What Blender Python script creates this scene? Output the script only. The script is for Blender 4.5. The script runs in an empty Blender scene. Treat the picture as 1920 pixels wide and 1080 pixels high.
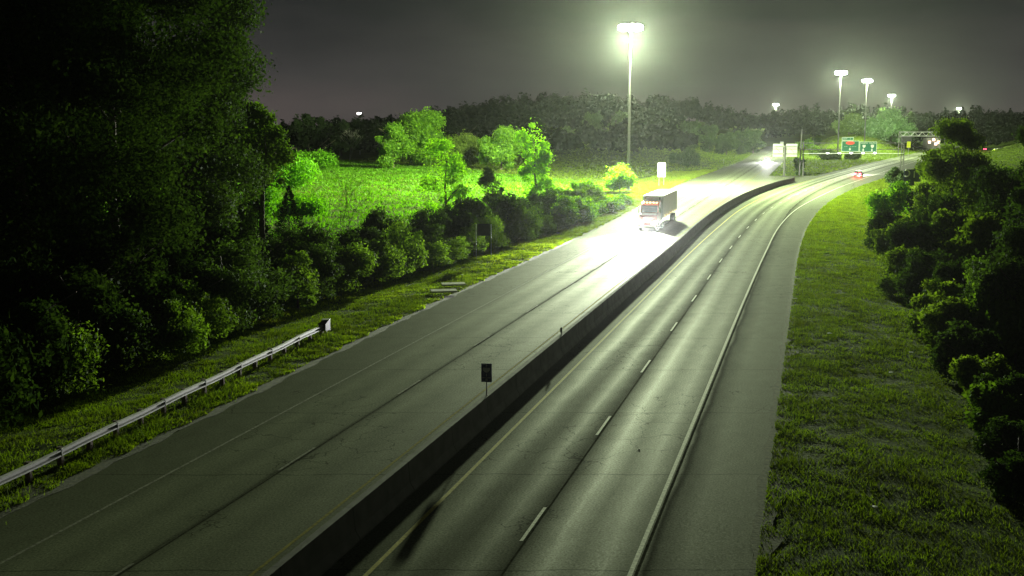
import bpy, math, random
import numpy as np
from mathutils import Vector, Matrix
C = bpy.context.scene.collection
sc = bpy.context.scene
rad = math.radians
# ---------------------------------------------------------------- camera
F = 2065.0; H = 12.5; PITCH = math.atan(300 / F)
CT, ST = math.cos(PITCH), math.sin(PITCH)
cam = bpy.data.cameras.new("camera"); cam.sensor_width = 36; cam.lens = 36 * F / 1920
cam.clip_start = .1; cam.clip_end = 4000
co = bpy.data.objects.new("camera", cam); C.objects.link(co)
co.location = (0, 0, H); co.rotation_euler = (rad(90) - PITCH, 0, 0)
sc.camera = co
# ---------------------------------------------------------------- night sky (urban sky glow), no sun
w = bpy.data.worlds.new("World"); sc.world = w; w.use_nodes = True
nt = w.node_tree; nt.nodes.clear()
out = nt.nodes.new("ShaderNodeOutputWorld"); bg = nt.nodes.new("ShaderNodeBackground")
tc = nt.nodes.new("ShaderNodeTexCoord"); sx = nt.nodes.new("ShaderNodeSeparateXYZ")
cr = nt.nodes.new("ShaderNodeValToRGB")
nt.links.new(tc.outputs["Generated"], sx.inputs[0])
ns = nt.nodes.new("ShaderNodeTexNoise"); ns.inputs["Scale"].default_value = 5; ns.inputs["Detail"].default_value = 4
mp = nt.nodes.new("ShaderNodeMapping"); mp.inputs["Scale"].default_value = (1, 1, 4)
nt.links.new(tc.outputs["Generated"], mp.inputs[0]); nt.links.new(mp.outputs[0], ns.inputs[0])
ma = nt.nodes.new("ShaderNodeMath"); ma.operation = 'MULTIPLY_ADD'; ma.inputs[1].default_value = .10
nt.links.new(ns.outputs[0], ma.inputs[0]); nt.links.new(sx.outputs[2], ma.inputs[2])
nt.links.new(ma.outputs[0], cr.inputs[0])
e = cr.color_ramp.elements
e[0].position = 0.045; e[0].color = (.088, .073, .07, 1)
e[1].position = 0.155; e[1].color = (.022, .023, .023, 1)
x = e.new(0.095); x.color = (.052, .049, .048, 1)
x = e.new(0.35); x.color = (.010, .011, .011, 1)
nt.links.new(cr.outputs[0], bg.inputs[0]); nt.links.new(bg.outputs[0], out.inputs[0])
bg.inputs[1].default_value = .9
sc.view_settings.view_transform = 'Standard'; sc.view_settings.look = 'None'
sc.view_settings.exposure = 0.0; sc.view_settings.gamma = 1.0
cy = sc.cycles
cy.max_bounces = 5; cy.diffuse_bounces = 2; cy.glossy_bounces = 2; cy.transmission_bounces = 3
cy.volume_bounces = 0; cy.sample_clamp_indirect = 2.0; cy.transparent_max_bounces = 6
try:
    cy.use_denoising = True; cy.denoiser = 'OPENIMAGEDENOISE'
except Exception: pass
MAST_W = 1450000.0
MAST_COL = (.86, 1.0, .62)
HAZE = 0.000026
# ---------------------------------------------------------------- helpers
def G(px, py, z=0.0):
    a = (px - 960) / F; b = (py - 540) / F
    t = (z - H) / (-ST - CT * b)
    return Vector((a * t, (CT - ST * b) * t, z))
def props(o, label=None, cat=None, group=None, kind=None):
    if label: o['label'] = label
    if cat: o['category'] = cat
    if group: o['group'] = group
    if kind: o['kind'] = kind
    return o
def thing(name, label, cat, loc=(0, 0, 0), rz=0, group=None):
    o = bpy.data.objects.new(name, None); C.objects.link(o); o.empty_display_size = .3
    o.location = loc; o.rotation_euler = (0, 0, rz)
    return props(o, label, cat, group)
def meshobj(name, me, mat, parent=None):
    o = bpy.data.objects.new(name, me); C.objects.link(o)
    if mat: me.materials.append(mat)
    if parent: o.parent = parent
    return o
def np_mesh(name, V, nper, smooth=False, uv=None):
    """V: (n*nper,3) verts, consecutive nper verts make a face"""
    V = np.asarray(V, dtype=np.float32).reshape(-1, 3); n = len(V); nf = n // nper
    me = bpy.data.meshes.new(name)
    me.vertices.add(n); me.vertices.foreach_set("co", V.ravel())
    me.loops.add(n); me.loops.foreach_set("vertex_index", np.arange(n, dtype=np.int32))
    me.polygons.add(nf); me.polygons.foreach_set("loop_start", np.arange(0, n, nper, dtype=np.int32))
    me.update(calc_edges=True)
    return me
class MB:
    def __init__(s): s.v = []; s.f = []
    def add(s, vs, fs, M=None):
        b = len(s.v)
        for v in vs:
            v = Vector(v); s.v.append(M @ v if M else v)
        s.f += [[b + i for i in f] for f in fs]; return s
    def box(s, c, d, M=None, bev=0.0):
        x, y, z = c; a, b, h = d[0] / 2, d[1] / 2, d[2] / 2
        if bev <= 0:
            vs = [(x + i * a, y + j * b, z + k * h) for k in (-1, 1) for i, j in ((-1, -1), (1, -1), (1, 1), (-1, 1))]
            return s.add(vs, [(3, 2, 1, 0), (4, 5, 6, 7), (0, 1, 5, 4), (1, 2, 6, 5), (2, 3, 7, 6), (3, 0, 4, 7)], M)
        ring = lambda z0, e: [(x - a + e, y - b + (bev if e == 0 else e), z0), (x + a - e - 0, y - b + e, z0)]
        def octo(z0, ins):
            A, B = a - ins, b - ins; q = bev
            return [(x - A + q, y - B, z0), (x + A - q, y - B, z0), (x + A, y - B + q, z0), (x + A, y + B - q, z0),
                    (x + A - q, y + B, z0), (x - A + q, y + B, z0), (x - A, y + B - q, z0), (x - A, y - B + q, z0)]
        vs = octo(z - h, bev * .6) + octo(z - h + bev, 0) + octo(z + h - bev, 0) + octo(z + h, bev * .6)
        fs = [list(range(7, -1, -1)), list(range(24, 32))]
        for r in range(3):
            for i in range(8): fs.append((r * 8 + i, r * 8 + (i + 1) % 8, r * 8 + 8 + (i + 1) % 8, r * 8 + 8 + i))
        return s.add(vs, fs, M)
    def tube(s, p0, p1, r0, r1=None, n=8, M=None):
        p0, p1 = Vector(p0), Vector(p1); r1 = r0 if r1 is None else r1
        d = (p1 - p0).normalized(); u = d.orthogonal().normalized(); v = d.cross(u)
        vs = [p + (u * math.cos(t) + v * math.sin(t)) * r for p, r in ((p0, r0), (p1, r1)) for t in [2 * math.pi * i / n for i in range(n)]]
        fs = [list(range(n - 1, -1, -1)), list(range(n, 2 * n))] + [(i, (i + 1) % n, n + (i + 1) % n, n + i) for i in range(n)]
        return s.add(vs, fs, M)
    def poly_tube(s, pts, rs, n=6, M=None):
        for i in range(len(pts) - 1): s.tube(pts[i], pts[i + 1], rs[i], rs[i + 1], n, M)
        return s
    def extrude(s, prof, path, closed=True, cap=True):
        """prof: list of (lateral, z); path: list of (point, right-vector)"""
        b = len(s.v); n = len(prof)
        for p, r in path:
            for a, z in prof: s.v.append(Vector((p[0] + r[0] * a, p[1] + r[1] * a, p[2] + z)))
        m = n if closed else n - 1
        for k in range(len(path) - 1):
            for i in range(m):
                j = (i + 1) % n
                s.f.append([b + k * n + i, b + k * n + j, b + (k + 1) * n + j, b + (k + 1) * n + i])
        if cap and closed:
            s.f.append([b + i for i in range(n - 1, -1, -1)]); s.f.append([b + (len(path) - 1) * n + i for i in range(n)])
        return s
    def side(s, prof, y0, y1, M=None, taper=None):
        """closed profile (x,z) extruded in y"""
        n = len(prof); vs = [(a, y0, z) for a, z in prof] + [(a, y1, z) for a, z in prof]
        return s.add(vs, [list(range(n)), list(range(2 * n - 1, n - 1, -1))] + [((i + 1) % n, i, n + i, n + (i + 1) % n) for i in range(n)], M)
    def build(s, name, mat, parent=None, smooth=False):
        me = bpy.data.meshes.new(name); me.from_pydata([tuple(v) for v in s.v], [], s.f); me.update()
        if smooth:
            for p in me.polygons: p.use_smooth = True
        return meshobj(name, me, mat, parent)
def copy_tree(o, parent=None):
    c = o.copy(); C.objects.link(c)
    if parent: c.parent = parent
    for ch in list(o.children): copy_tree(ch, c)
    return c
def mat(name, base=(.5, .5, .5), rough=.7, metal=0, noise=None, emit=None, est=0, spec=.5, ns=3.0, amt=.3, bump=0, bs=40):
    m = bpy.data.materials.new(name); m.use_nodes = True; t = m.node_tree; b = t.nodes["Principled BSDF"]
    b.inputs["Roughness"].default_value = rough; b.inputs["Metallic"].default_value = metal
    b.inputs["Specular IOR Level"].default_value = spec
    g = t.nodes.new("ShaderNodeNewGeometry"); n = t.nodes.new("ShaderNodeTexNoise")
    n.inputs["Scale"].default_value = ns; n.inputs["Detail"].default_value = 6
    tcn = t.nodes.new("ShaderNodeTexCoord"); t.links.new(tcn.outputs["Object"], n.inputs[0])
    r = t.nodes.new("ShaderNodeMix"); r.data_type = 'RGBA'
    r.inputs["A"].default_value = (*[c * (1 - amt) for c in base], 1); r.inputs["B"].default_value = (*[min(1, c * (1 + amt)) for c in base], 1)
    mr = t.nodes.new("ShaderNodeMapRange"); mr.inputs[1].default_value = .3; mr.inputs[2].default_value = .7
    t.links.new(n.outputs[0], mr.inputs[0]); t.links.new(mr.outputs[0], r.inputs["Factor"])
    t.links.new(r.outputs["Result"], b.inputs["Base Color"])
    if bump:
        n2 = t.nodes.new("ShaderNodeTexNoise"); n2.inputs["Scale"].default_value = bs; t.links.new(tcn.outputs["Object"], n2.inputs[0])
        bp = t.nodes.new("ShaderNodeBump"); bp.inputs["Strength"].default_value = bump; bp.inputs["Distance"].default_value = .02
        t.links.new(n2.outputs[0], bp.inputs["Height"]); t.links.new(bp.outputs[0], b.inputs["Normal"])
    if emit:
        b.inputs["Emission Color"].default_value = (*emit, 1); b.inputs["Emission Strength"].default_value = est
    return m
def leaf_mat(name, a, b_, trans=.35, rough=.55, mottle=0):
    m = bpy.data.materials.new(name); m.use_nodes = True; t = m.node_tree; t.nodes.clear()
    o = t.nodes.new("ShaderNodeOutputMaterial"); g = t.nodes.new("ShaderNodeNewGeometry")
    mx = t.nodes.new("ShaderNodeMix"); mx.data_type = 'RGBA'
    mx.inputs["A"].default_value = (*a, 1); mx.inputs["B"].default_value = (*b_, 1)
    t.links.new(g.outputs["Random Per Island"], mx.inputs["Factor"])
    if mottle:
        ti = t.nodes.new("ShaderNodeTexCoord"); nn = t.nodes.new("ShaderNodeTexNoise"); nn.inputs["Scale"].default_value = mottle; nn.inputs["Detail"].default_value = 7; nn.inputs["Roughness"].default_value = .7
        rp = t.nodes.new("ShaderNodeValToRGB"); rp.color_ramp.elements[0].position = .36; rp.color_ramp.elements[0].color = (.6, .52, .6, 1); rp.color_ramp.elements[1].position = .62; rp.color_ramp.elements[1].color = (1.1, 1.1, 1, 1)
        mm = t.nodes.new("ShaderNodeMix"); mm.data_type = 'RGBA'; mm.blend_type = 'MULTIPLY'; mm.inputs["Factor"].default_value = 1
        t.links.new(ti.outputs["Object"], nn.inputs[0]); t.links.new(nn.outputs[0], rp.inputs[0]); t.links.new(mx.outputs["Result"], mm.inputs["A"]); t.links.new(rp.outputs[0], mm.inputs["B"]); mx = mm
    d = t.nodes.new("ShaderNodeBsdfDiffuse"); tr = t.nodes.new("ShaderNodeBsdfTranslucent"); gl = t.nodes.new("ShaderNodeBsdfGlossy")
    gl.inputs["Roughness"].default_value = .6; gl.inputs["Color"].default_value = (.9, 1, .85, 1)
    hs = t.nodes.new("ShaderNodeMix"); hs.data_type = 'RGBA'; hs.blend_type = 'MULTIPLY'; hs.inputs["Factor"].default_value = 1
    hs.inputs["B"].default_value = (1.5, 1.6, .5, 1)
    t.links.new(mx.outputs["Result"], d.inputs[0]); t.links.new(mx.outputs["Result"], hs.inputs["A"]); t.links.new(hs.outputs["Result"], tr.inputs[0])
    m1 = t.nodes.new("ShaderNodeMixShader"); m1.inputs[0].default_value = trans
    m2 = t.nodes.new("ShaderNodeMixShader"); m2.inputs[0].default_value = .015 if trans > .25 else 0.0
    t.links.new(d.outputs[0], m1.inputs[1]); t.links.new(tr.outputs[0], m1.inputs[2])
    t.links.new(m1.outputs[0], m2.inputs[1]); t.links.new(gl.outputs[0], m2.inputs[2]); t.links.new(m2.outputs[0], o.inputs[0])
    return m
def ss(x, a, b):
    t = np.clip((np.asarray(x, float) - a) / (b - a), 0, 1); return t * t * (3 - 2 * t)
rng = np.random.default_rng(7); random.seed(7)
# ---------------------------------------------------------------- road lines (world metres: X as a function of Y)
def crv(pts):
    P = np.array(pts, float); Y = P[:, 0]; X = P[:, 1]
    m = np.gradient(X, Y)
    def f(y):
        y = np.asarray(y, float); i = np.clip(np.searchsorted(Y, y) - 1, 0, len(Y) - 2)
        h = Y[i + 1] - Y[i]; t = (y - Y[i]) / h; tt = np.clip(t, 0, 1)
        v = (2 * tt**3 - 3 * tt**2 + 1) * X[i] + (tt**3 - 2 * tt**2 + tt) * h * m[i] + (-2 * tt**3 + 3 * tt**2) * X[i + 1] + (tt**3 - tt**2) * h * m[i + 1]
        return v + np.where(t < 0, (y - Y[0]) * m[0], 0) + np.where(t > 1, (y - Y[-1]) * m[-1], 0)
    return f
st = lambda c, *rest: crv([(-40, c - 40 * .2727), (0, c), (40, c + 40 * .2727), (80, c + 80 * .2727)] + list(rest))
ryel = st(-12.2, (110, 17.8), (140, 26.3), (170, 35.2), (200, 45.4), (240, 60.7), (280, 77.5), (330, 99.7), (500, 178), (900, 362))
rdash = st(-8.5, (110, 21.5), (140, 30.1), (170, 39.6), (200, 50.5), (240, 66.4), (280, 83.5), (330, 105.5), (500, 184), (900, 368))
rwhite = st(-4.75, (110, 25.4), (140, 34.0), (170, 43.8), (200, 55.3), (240, 71.8), (280, 89.6), (330, 112), (500, 190), (900, 374))
redge = st(-1.35, (110, 28.7), (140, 37.6), (170, 47.5), (200, 58.8), (240, 76.0), (280, 94.6), (330, 118), (500, 197), (900, 381))
lyel = lambda y: -15.45 + .2727 * np.asarray(y, float)
ldash = lambda y: -19.3 + .2727 * np.asarray(y, float)
lwhite = lambda y: -23.15 + .2727 * np.asarray(y, float)
ledge = crv([(-40, -37), (0, -26.1), (35, -16.4), (80, -4.9), (110, 3.3), (140, 11.3), (170, 18.9), (200, 26.2), (240, 35.8), (280, 46.8), (330, 61.5), (392, 79.5), (560, 122), (900, 212)])
bar = st(-13.75, (110, 16.25), (140, 24.2), (170, 32.9), (200, 42.6), (240, 57.7), (261, 66.6), (292, 71.5))
def med(y): return np.minimum(bar(y), 1e9)
def lright(y): y = np.asarray(y, float); return np.where(y < 292, bar(y), lyel(y) + 3.6 - 0 * y)
def rleft(y): y = np.asarray(y, float); return np.where(y < 292, bar(y), ryel(y) - 2.2 - 8.6 * 0 * y)
def terr(X, Y):
    X = np.asarray(X, float); Y = np.asarray(Y, float)
    dl = ledge(Y) - X; dr = X - redge(Y)
    s = (X + 107) * .829 + (Y - 434) * .559
    z = -.45 * ss(dl, 3, 8) * (1 - ss(dl, 12, 22)) - .5 * ss(dr, 2, 9)
    z = z + 1.6 * ss(dl, 22, 70) * ss(Y, 120, 300) * (1 - ss(s, 5, 40))
    amp = 5 + 11 * ss(X, -140, 0)
    hA = amp * ss(s, 70, 270) * ss(dl, 8, 90) + 3.2 * ss(s, 75, 150) * ss(dl, 6, 40)
    dB = np.minimum(X - (lyel(Y) + 5), (ryel(Y) - 4) - X)
    hB = 8 * ss(Y, 430, 640) * ss(dB, 3, 30)
    hC = 6 * ss(Y, 430, 610) * ss(dr, 8, 45)
    hD = 9.5 * ss(Y, 770, 960) + 6 * ss(Y, 960, 1250)
    inroad = ((X > ledge(Y)) & (X < lright(Y))) | ((X > rleft(Y)) & (X < redge(Y)))
    h = np.maximum(np.maximum(hA, hB), np.maximum(hC, hD)) 
    bump = .12 * np.sin(X * .31 + 1.3 * np.sin(Y * .17)) * np.sin(Y * .23 + X * .11) * ss(np.minimum(np.abs(dl), np.abs(dr)), 1, 5)
    return z + h + np.where(inroad, 0, bump) - np.where(inroad & (Y < 765), .12, 0)
def tz(x, y): return float(terr(x, y))
# ---------------------------------------------------------------- materials
def ground_material():
    m = bpy.data.materials.new("meadow_soil"); m.use_nodes = True; t = m.node_tree; b = t.nodes["Principled BSDF"]
    b.inputs["Roughness"].default_value = .95; b.inputs["Specular IOR Level"].default_value = .1
    tcn = t.nodes.new("ShaderNodeTexCoord")
    n1 = t.nodes.new("ShaderNodeTexNoise"); n1.inputs["Scale"].default_value = .08; n1.inputs["Detail"].default_value = 8; n1.inputs["Roughness"].default_value = .65
    n2 = t.nodes.new("ShaderNodeTexNoise"); n2.inputs["Scale"].default_value = 2.2; n2.inputs["Detail"].default_value = 8; n2.inputs["Roughness"].default_value = .7
    for n in (n1, n2): t.links.new(tcn.outputs["Object"], n.inputs[0])
    c1 = t.nodes.new("ShaderNodeValToRGB"); c1.color_ramp.elements[0].position = .3; c1.color_ramp.elements[1].position = .72
    c1.color_ramp.elements[0].color = (.05, .09, .005, 1); c1.color_ramp.elements[1].color = (.12, .175, .012, 1)
    c2 = t.nodes.new("ShaderNodeValToRGB"); c2.color_ramp.elements[0].position = .33; c2.color_ramp.elements[1].position = .7
    c2.color_ramp.elements[0].color = (.35, .4, .4, 1); c2.color_ramp.elements[1].color = (1.25, 1.2, 1, 1)
    t.links.new(n1.outputs[0], c1.inputs[0]); t.links.new(n2.outputs[0], c2.inputs[0])
    mx = t.nodes.new("ShaderNodeMix"); mx.data_type = 'RGBA'; mx.blend_type = 'MULTIPLY'; mx.inputs["Factor"].default_value = 1
    t.links.new(c1.outputs[0], mx.inputs["A"]); t.links.new(c2.outputs[0], mx.inputs["B"]); t.links.new(mx.outputs["Result"], b.inputs["Base Color"])
    bp = t.nodes.new("ShaderNodeBump"); bp.inputs["Strength"].default_value = .9; bp.inputs["Distance"].default_value = .35
    t.links.new(n2.outputs[0], bp.inputs["Height"]); t.links.new(bp.outputs[0], b.inputs["Normal"])
    return m
def road_material(name, edge, side):
    """UV: u = metres across the carriageway from its yellow line, v = metres along"""
    m = bpy.data.materials.new(name); m.use_nodes = True; t = m.node_tree; N = t.nodes.new; Lk = t.links.new
    b = t.nodes["Principled BSDF"]
    uv = N("ShaderNodeUVMap"); uv.uv_map = "UVMap"; sp = N("ShaderNodeSeparateXYZ"); Lk(uv.outputs[0], sp.inputs[0])
    def math_(op, a, b_=None, c=None):
        n = N("ShaderNodeMath"); n.operation = op
        for i, q in enumerate((a, b_, c)):
            if q is None: continue
            if isinstance(q, (int, float)): n.inputs[i].default_value = q
            else: Lk(q, n.inputs[i])
        return n.outputs[0]
    def noise(scale, detail=5, sxyz=(1, 1, 1), rough=.6):
        mpn = N("ShaderNodeMapping"); mpn.inputs["Scale"].default_value = sxyz; Lk(uv.outputs[0], mpn.inputs[0])
        n = N("ShaderNodeTexNoise"); n.inputs["Scale"].default_value = scale; n.inputs["Detail"].default_value = detail; n.inputs["Roughness"].default_value = rough
        Lk(mpn.outputs[0], n.inputs[0]); return n.outputs[0]
    U, V = sp.outputs[0], sp.outputs[1]
    wob = math_('MULTIPLY_ADD', noise(.15, 3), .5, -.25)
    Uw = math_('ADD', U, wob)
    # wear across the lanes: brighter polished wheel paths, dark oil strip, dark seams
    ramp = N("ShaderNodeValToRGB"); Lk(math_('MULTIPLY_ADD', Uw, 1 / 14.0, 2 / 14.0), ramp.inputs[0])
    prof = edge
    el = ramp.color_ramp.elements
    el[0].position = 0; el[0].color = (prof[0][1],) * 3 + (1,); el[1].position = 1; el[1].color = (prof[-1][1],) * 3 + (1,)
    for u, val in prof[1:-1]:
        q = el.new((u + 2) / 14.0); q.color = (val, val, val, 1)
    big = noise(.12, 6, (1, .25, 1)); mid = noise(1.2, 6, (1, .6, 1)); fine = noise(14, 4, (1, 1, 1), .8)
    f1 = math_('MULTIPLY_ADD', big, .6, .7); f2 = math_('MULTIPLY_ADD', mid, .5, .75); f3 = math_('MAXIMUM', math_('MULTIPLY_ADD', fine, 3.2, -.6), .3)
    val = math_('MULTIPLY', math_('MULTIPLY', ramp.outputs[0], f1), math_('MULTIPLY', f2, f3))
    # transverse cracks/joints
    vj = math_('ADD', V, math_('MULTIPLY', noise(.5, 3), .6))
    fr = math_('FRACT', math_('DIVIDE', vj, 9.1)); jn = math_('LESS_THAN', fr, .007)
    vo = N("ShaderNodeTexVoronoi"); vo.feature = 'DISTANCE_TO_EDGE'; vo.inputs["Scale"].default_value = .55; 
    mpv = N("ShaderNodeMapping"); Lk(uv.outputs[0], mpv.inputs[0]); 
    addn = N("ShaderNodeVectorMath"); addn.operation = 'ADD'; nz = N("ShaderNodeTexNoise"); nz.inputs["Scale"].default_value = 1.5; Lk(uv.outputs[0], nz.inputs[0])
    Lk(mpv.outputs[0], addn.inputs[0]); Lk(nz.outputs["Color"], addn.inputs[1]); Lk(addn.outputs[0], vo.inputs[0])
    ck = math_('MULTIPLY', math_('LESS_THAN', vo.outputs["Distance"], .012), math_('GREATER_THAN', noise(.09, 2), .56))
    dk = math_('MAXIMUM', math_('MULTIPLY', jn, .5), math_('MULTIPLY', ck, .45))
    val = math_('MULTIPLY', val, math_('SUBTRACT', 1.0, dk))
    col = N("ShaderNodeMix"); col.data_type = 'RGBA'; col.inputs["A"].default_value = (0, 0, 0, 1); col.inputs["B"].default_value = (.98, 1.1, .68, 1); col.clamp_result = False
    Lk(val, col.inputs["Factor"]); col.clamp_factor = False
    Lk(col.outputs["Result"], b.inputs["Base Color"])
    rr = math_('MULTIPLY_ADD', ramp.outputs[0], -1.4, .80); rr = math_('ADD', rr, math_('MULTIPLY', fine, .1))
    Lk(rr, b.inputs["Roughness"])
    g2 = noise(9, 5, (1, .8, 1), .85); g2 = math_('MULTIPLY_ADD', g2, 4.0, -1.5)
    g3 = noise(28, 2, (1, .8, 1), .9); g3 = math_('MULTIPLY_ADD', g3, 3.0, -.9)
    sp_ = math_('MULTIPLY', math_('MULTIPLY', val, math_('MAXIMUM', g2, .25)), math_('MULTIPLY', math_('MAXIMUM', g3, .25), .36))
    Lk(sp_, b.inputs["Specular IOR Level"])
    bp = N("ShaderNodeBump"); bp.inputs["Strength"].default_value = .35; bp.inputs["Distance"].default_value = .01
    Lk(fine, bp.inputs["Height"]); Lk(bp.outputs[0], b.inputs["Normal"])
    return m
profR = [(-2, .10), (-.4, .085), (.1, .10), (.9, .17), (1.45, .10), (1.95, .085), (2.7, .16), (3.3, .085), (3.62, .05), (3.95, .10), (4.7, .20), (5.5, .135), (6.35, .18), (7.0, .12), (7.42, .11), (7.55, .03), (7.8, .075), (8.6, .125), (10.2, .115), (12, .11)]
profL = [(u, v * 1.3) for u, v in [(-2, .10), (-.3, .11), (.8, .13), (1.8, .11), (2.8, .14), (3.5, .10), (3.66, .05), (3.85, .11), (4.7, .14), (5.6, .11), (6.6, .14), (7.3, .10), (7.6, .10), (9.5, .085), (12, .08)]]
def cut(p, n=30): return p
M = dict(
    soil=ground_material(), road_r=road_material("asphalt_outbound", profR, 1), road_l=road_material("asphalt_inbound", profL, -1),
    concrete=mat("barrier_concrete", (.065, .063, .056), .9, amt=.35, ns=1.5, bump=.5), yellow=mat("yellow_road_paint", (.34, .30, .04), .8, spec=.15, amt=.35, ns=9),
    white=mat("white_road_paint", (.50, .52, .42), .75, spec=.2, amt=.35, ns=9), faded=mat("faded_road_paint", (.24, .25, .19), .9, amt=.5, ns=7, spec=.05), fadedyellow=mat("faded_yellow_paint", (.22, .20, .03), .9, amt=.5, ns=7, spec=.05), seam=mat("tar_seam", (.055, .058, .042), 1.0, spec=.0, amt=.5, ns=5),
    steel=mat("galvanised_steel", (.34, .35, .32), .6, .5, amt=.2, ns=6), post=mat("weathered_wood_post", (.16, .12, .08), .9), mastpole=mat("weathered_mast_steel", (.09, .09, .08), .7, .3, amt=.2, ns=6), dark=mat("dark_panel", (.02, .02, .02), .5),
    alu=mat("bare_aluminium_sheet", (.45, .46, .42), .5, .2, amt=.08), green=mat("green_sign_sheeting", (.008, .085, .045), .6, amt=.1), signwhite=mat("white_sign_sheeting", (.42, .45, .38), .6, amt=.05),
    blue=mat("blue_sign_sheeting", (.02, .03, .09), .5, amt=.1), red=mat("red_sign_sheeting", (.6, .05, .04), .5, amt=.1), yel=mat("yellow_sign_sheeting", (.65, .75, .02), .5, amt=.1),
    lamp=mat("lit_lamp_glass", (1, 1, 1), .3, emit=(.95, 1, 1), est=60), lampw=mat("lit_small_lamp", (1, 1, 1), .3, emit=(1, .95, .9), est=14),
    pink=mat("lit_window", (.8, .5, .4), .5, emit=(1, .62, .5), est=3.0), redl=mat("lit_red_lamp", (.6, .02, .02), .3, emit=(1, .03, .08), est=40), head=mat("lit_headlamp", (1, 1, 1), .2, emit=(1, 1, .98), est=220), amber=mat("lit_amber_marker", (1, .6, .2), .3, emit=(1, .6, .15), est=14),
    bark=mat("tree_bark", (.09, .075, .05), .95, amt=.4, ns=4, bump=.6, bs=12), deadbark=mat("bleached_dead_bark", (.28, .27, .22), .9, amt=.25, ns=4),
    trailer=mat("white_trailer_panel", (.8, .8, .72), .45, amt=.06, ns=1), cab=mat("red_cab_paint", (.42, .07, .06), .3, amt=.08), glass=mat("dark_window_glass", (.015, .018, .02), .08, spec=.8),
    rubber=mat("tyre_rubber", (.015, .015, .015), .8), chrome=mat("chrome", (.6, .6, .6), .2, 1.0), silver=mat("silver_car_paint", (.12, .12, .13), .3, .5, amt=.05), underside=mat("dark_chassis", (.03, .03, .035), .7),
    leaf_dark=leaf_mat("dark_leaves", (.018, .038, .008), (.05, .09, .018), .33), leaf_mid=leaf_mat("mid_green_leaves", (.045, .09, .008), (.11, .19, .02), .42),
    leaf_lit=leaf_mat("lit_green_leaves", (.05, .14, .004), (.20, .38, .012), .55), leaf_black=leaf_mat("shaded_tree_leaves", (.012, .027, .006), (.034, .062, .013), .22), leaf_side=leaf_mat("olive_thicket_leaves", (.06, .10, .008), (.16, .24, .025), .42), leaf_glow=leaf_mat("backlit_yellow_green_leaves", (.12, .30, .006), (.28, .55, .015), .6), leaf_field=leaf_mat("field_vine_leaves", (.06, .17, .002), (.15, .40, .003), .4), leaf_pale=leaf_mat("pale_green_leaves", (.07, .13, .05), (.14, .25, .09), .35), leaf_cedar=leaf_mat("cedar_needles", (.008, .02, .008), (.022, .045, .015), .12),
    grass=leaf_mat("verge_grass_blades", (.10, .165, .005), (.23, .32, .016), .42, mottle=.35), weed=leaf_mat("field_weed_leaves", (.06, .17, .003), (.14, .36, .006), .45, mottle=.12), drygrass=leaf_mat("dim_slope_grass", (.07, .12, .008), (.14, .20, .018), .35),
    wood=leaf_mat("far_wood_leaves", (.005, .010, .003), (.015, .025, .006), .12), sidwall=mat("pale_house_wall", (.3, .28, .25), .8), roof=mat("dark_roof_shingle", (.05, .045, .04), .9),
)
# ---------------------------------------------------------------- ground sheet
xs = np.concatenate([np.arange(-700, -140, 14), np.arange(-140, 140, 2.5), np.arange(140, 420, 7), np.arange(420, 1000, 20)])
ys = np.concatenate([np.arange(-60, 20, 8), np.arange(20, 330, 2.5), np.arange(330, 800, 6), np.arange(800, 1500, 20)])
XX, YY = np.meshgrid(xs, ys); ZZ = terr(XX, YY)
nx, ny = len(xs), len(ys); V = np.stack([XX.ravel(), YY.ravel(), ZZ.ravel()], 1)
idx = np.arange(nx * ny).reshape(ny, nx)
Q = np.stack([idx[:-1, :-1], idx[:-1, 1:], idx[1:, 1:], idx[1:, :-1]], -1).reshape(-1, 4)
me = bpy.data.meshes.new("ground"); me.vertices.add(len(V)); me.vertices.foreach_set("co", V.astype(np.float32).ravel())
me.loops.add(Q.size); me.loops.foreach_set("vertex_index", Q.astype(np.int32).ravel()); me.polygons.add(len(Q)); me.polygons.foreach_set("loop_start", np.arange(0, Q.size, 4, dtype=np.int32)); me.update(calc_edges=True)
me.polygons.foreach_set("use_smooth", np.ones(len(Q), bool))
props(meshobj("ground", me, M['soil']), kind="structure")
def ribbon(name, fa, fb, y0, y1, z, m, uref=None, sgn=1, step=3.0, parent=None, cols=1):
    Y = np.arange(y0, y1 + .01, step); s = np.concatenate([[0], np.cumsum(np.hypot(np.diff(Y), np.diff(fa(Y))))])
    K = cols + 1; A = fa(Y); B = fb(Y); vs = []; uvs = []
    for i in range(len(Y)):
        for k in range(K):
            x_ = A[i] + (B[i] - A[i]) * k / cols; vs.append((x_, Y[i], z))
            uvs.append(((x_ - uref(Y[i])) * .965 * sgn if uref else k, s[i]))
    fs = [(i * K + k, i * K + k + 1, (i + 1) * K + k + 1, (i + 1) * K + k) for i in range(len(Y) - 1) for k in range(cols)]
    me = bpy.data.meshes.new(name); me.from_pydata(vs, [], fs); uvl = me.uv_layers.new(name="UVMap")
    for p in me.polygons:
        for li in p.loop_indices: uvl.data[li].uv = uvs[me.loops[li].vertex_index]
    return meshobj(name, me, m, parent)
props(ribbon("road_left", ledge, lright, -40, 800, 0.0, M['road_l'], lyel, -1, cols=6), kind="structure")
props(ribbon("road_right", rleft, redge, -40, 800, 0.0, M['road_r'], ryel, 1, cols=6), kind="structure")
def line(name, f, y0, y1, wd, m, z=.006, off=0):
    return props(ribbon(name, lambda y: f(y) + off - wd / 2, lambda y: f(y) + off + wd / 2, y0, y1, z, m), kind="structure")
line("road_line_right_yellow", ryel, -40, 300, .15, M['yellow'])
line("road_line_right_white", rwhite, -40, 500, .14, M['white'])
line("road_line_left_yellow", lyel, -40, 500, .12, M['fadedyellow'])
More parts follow.
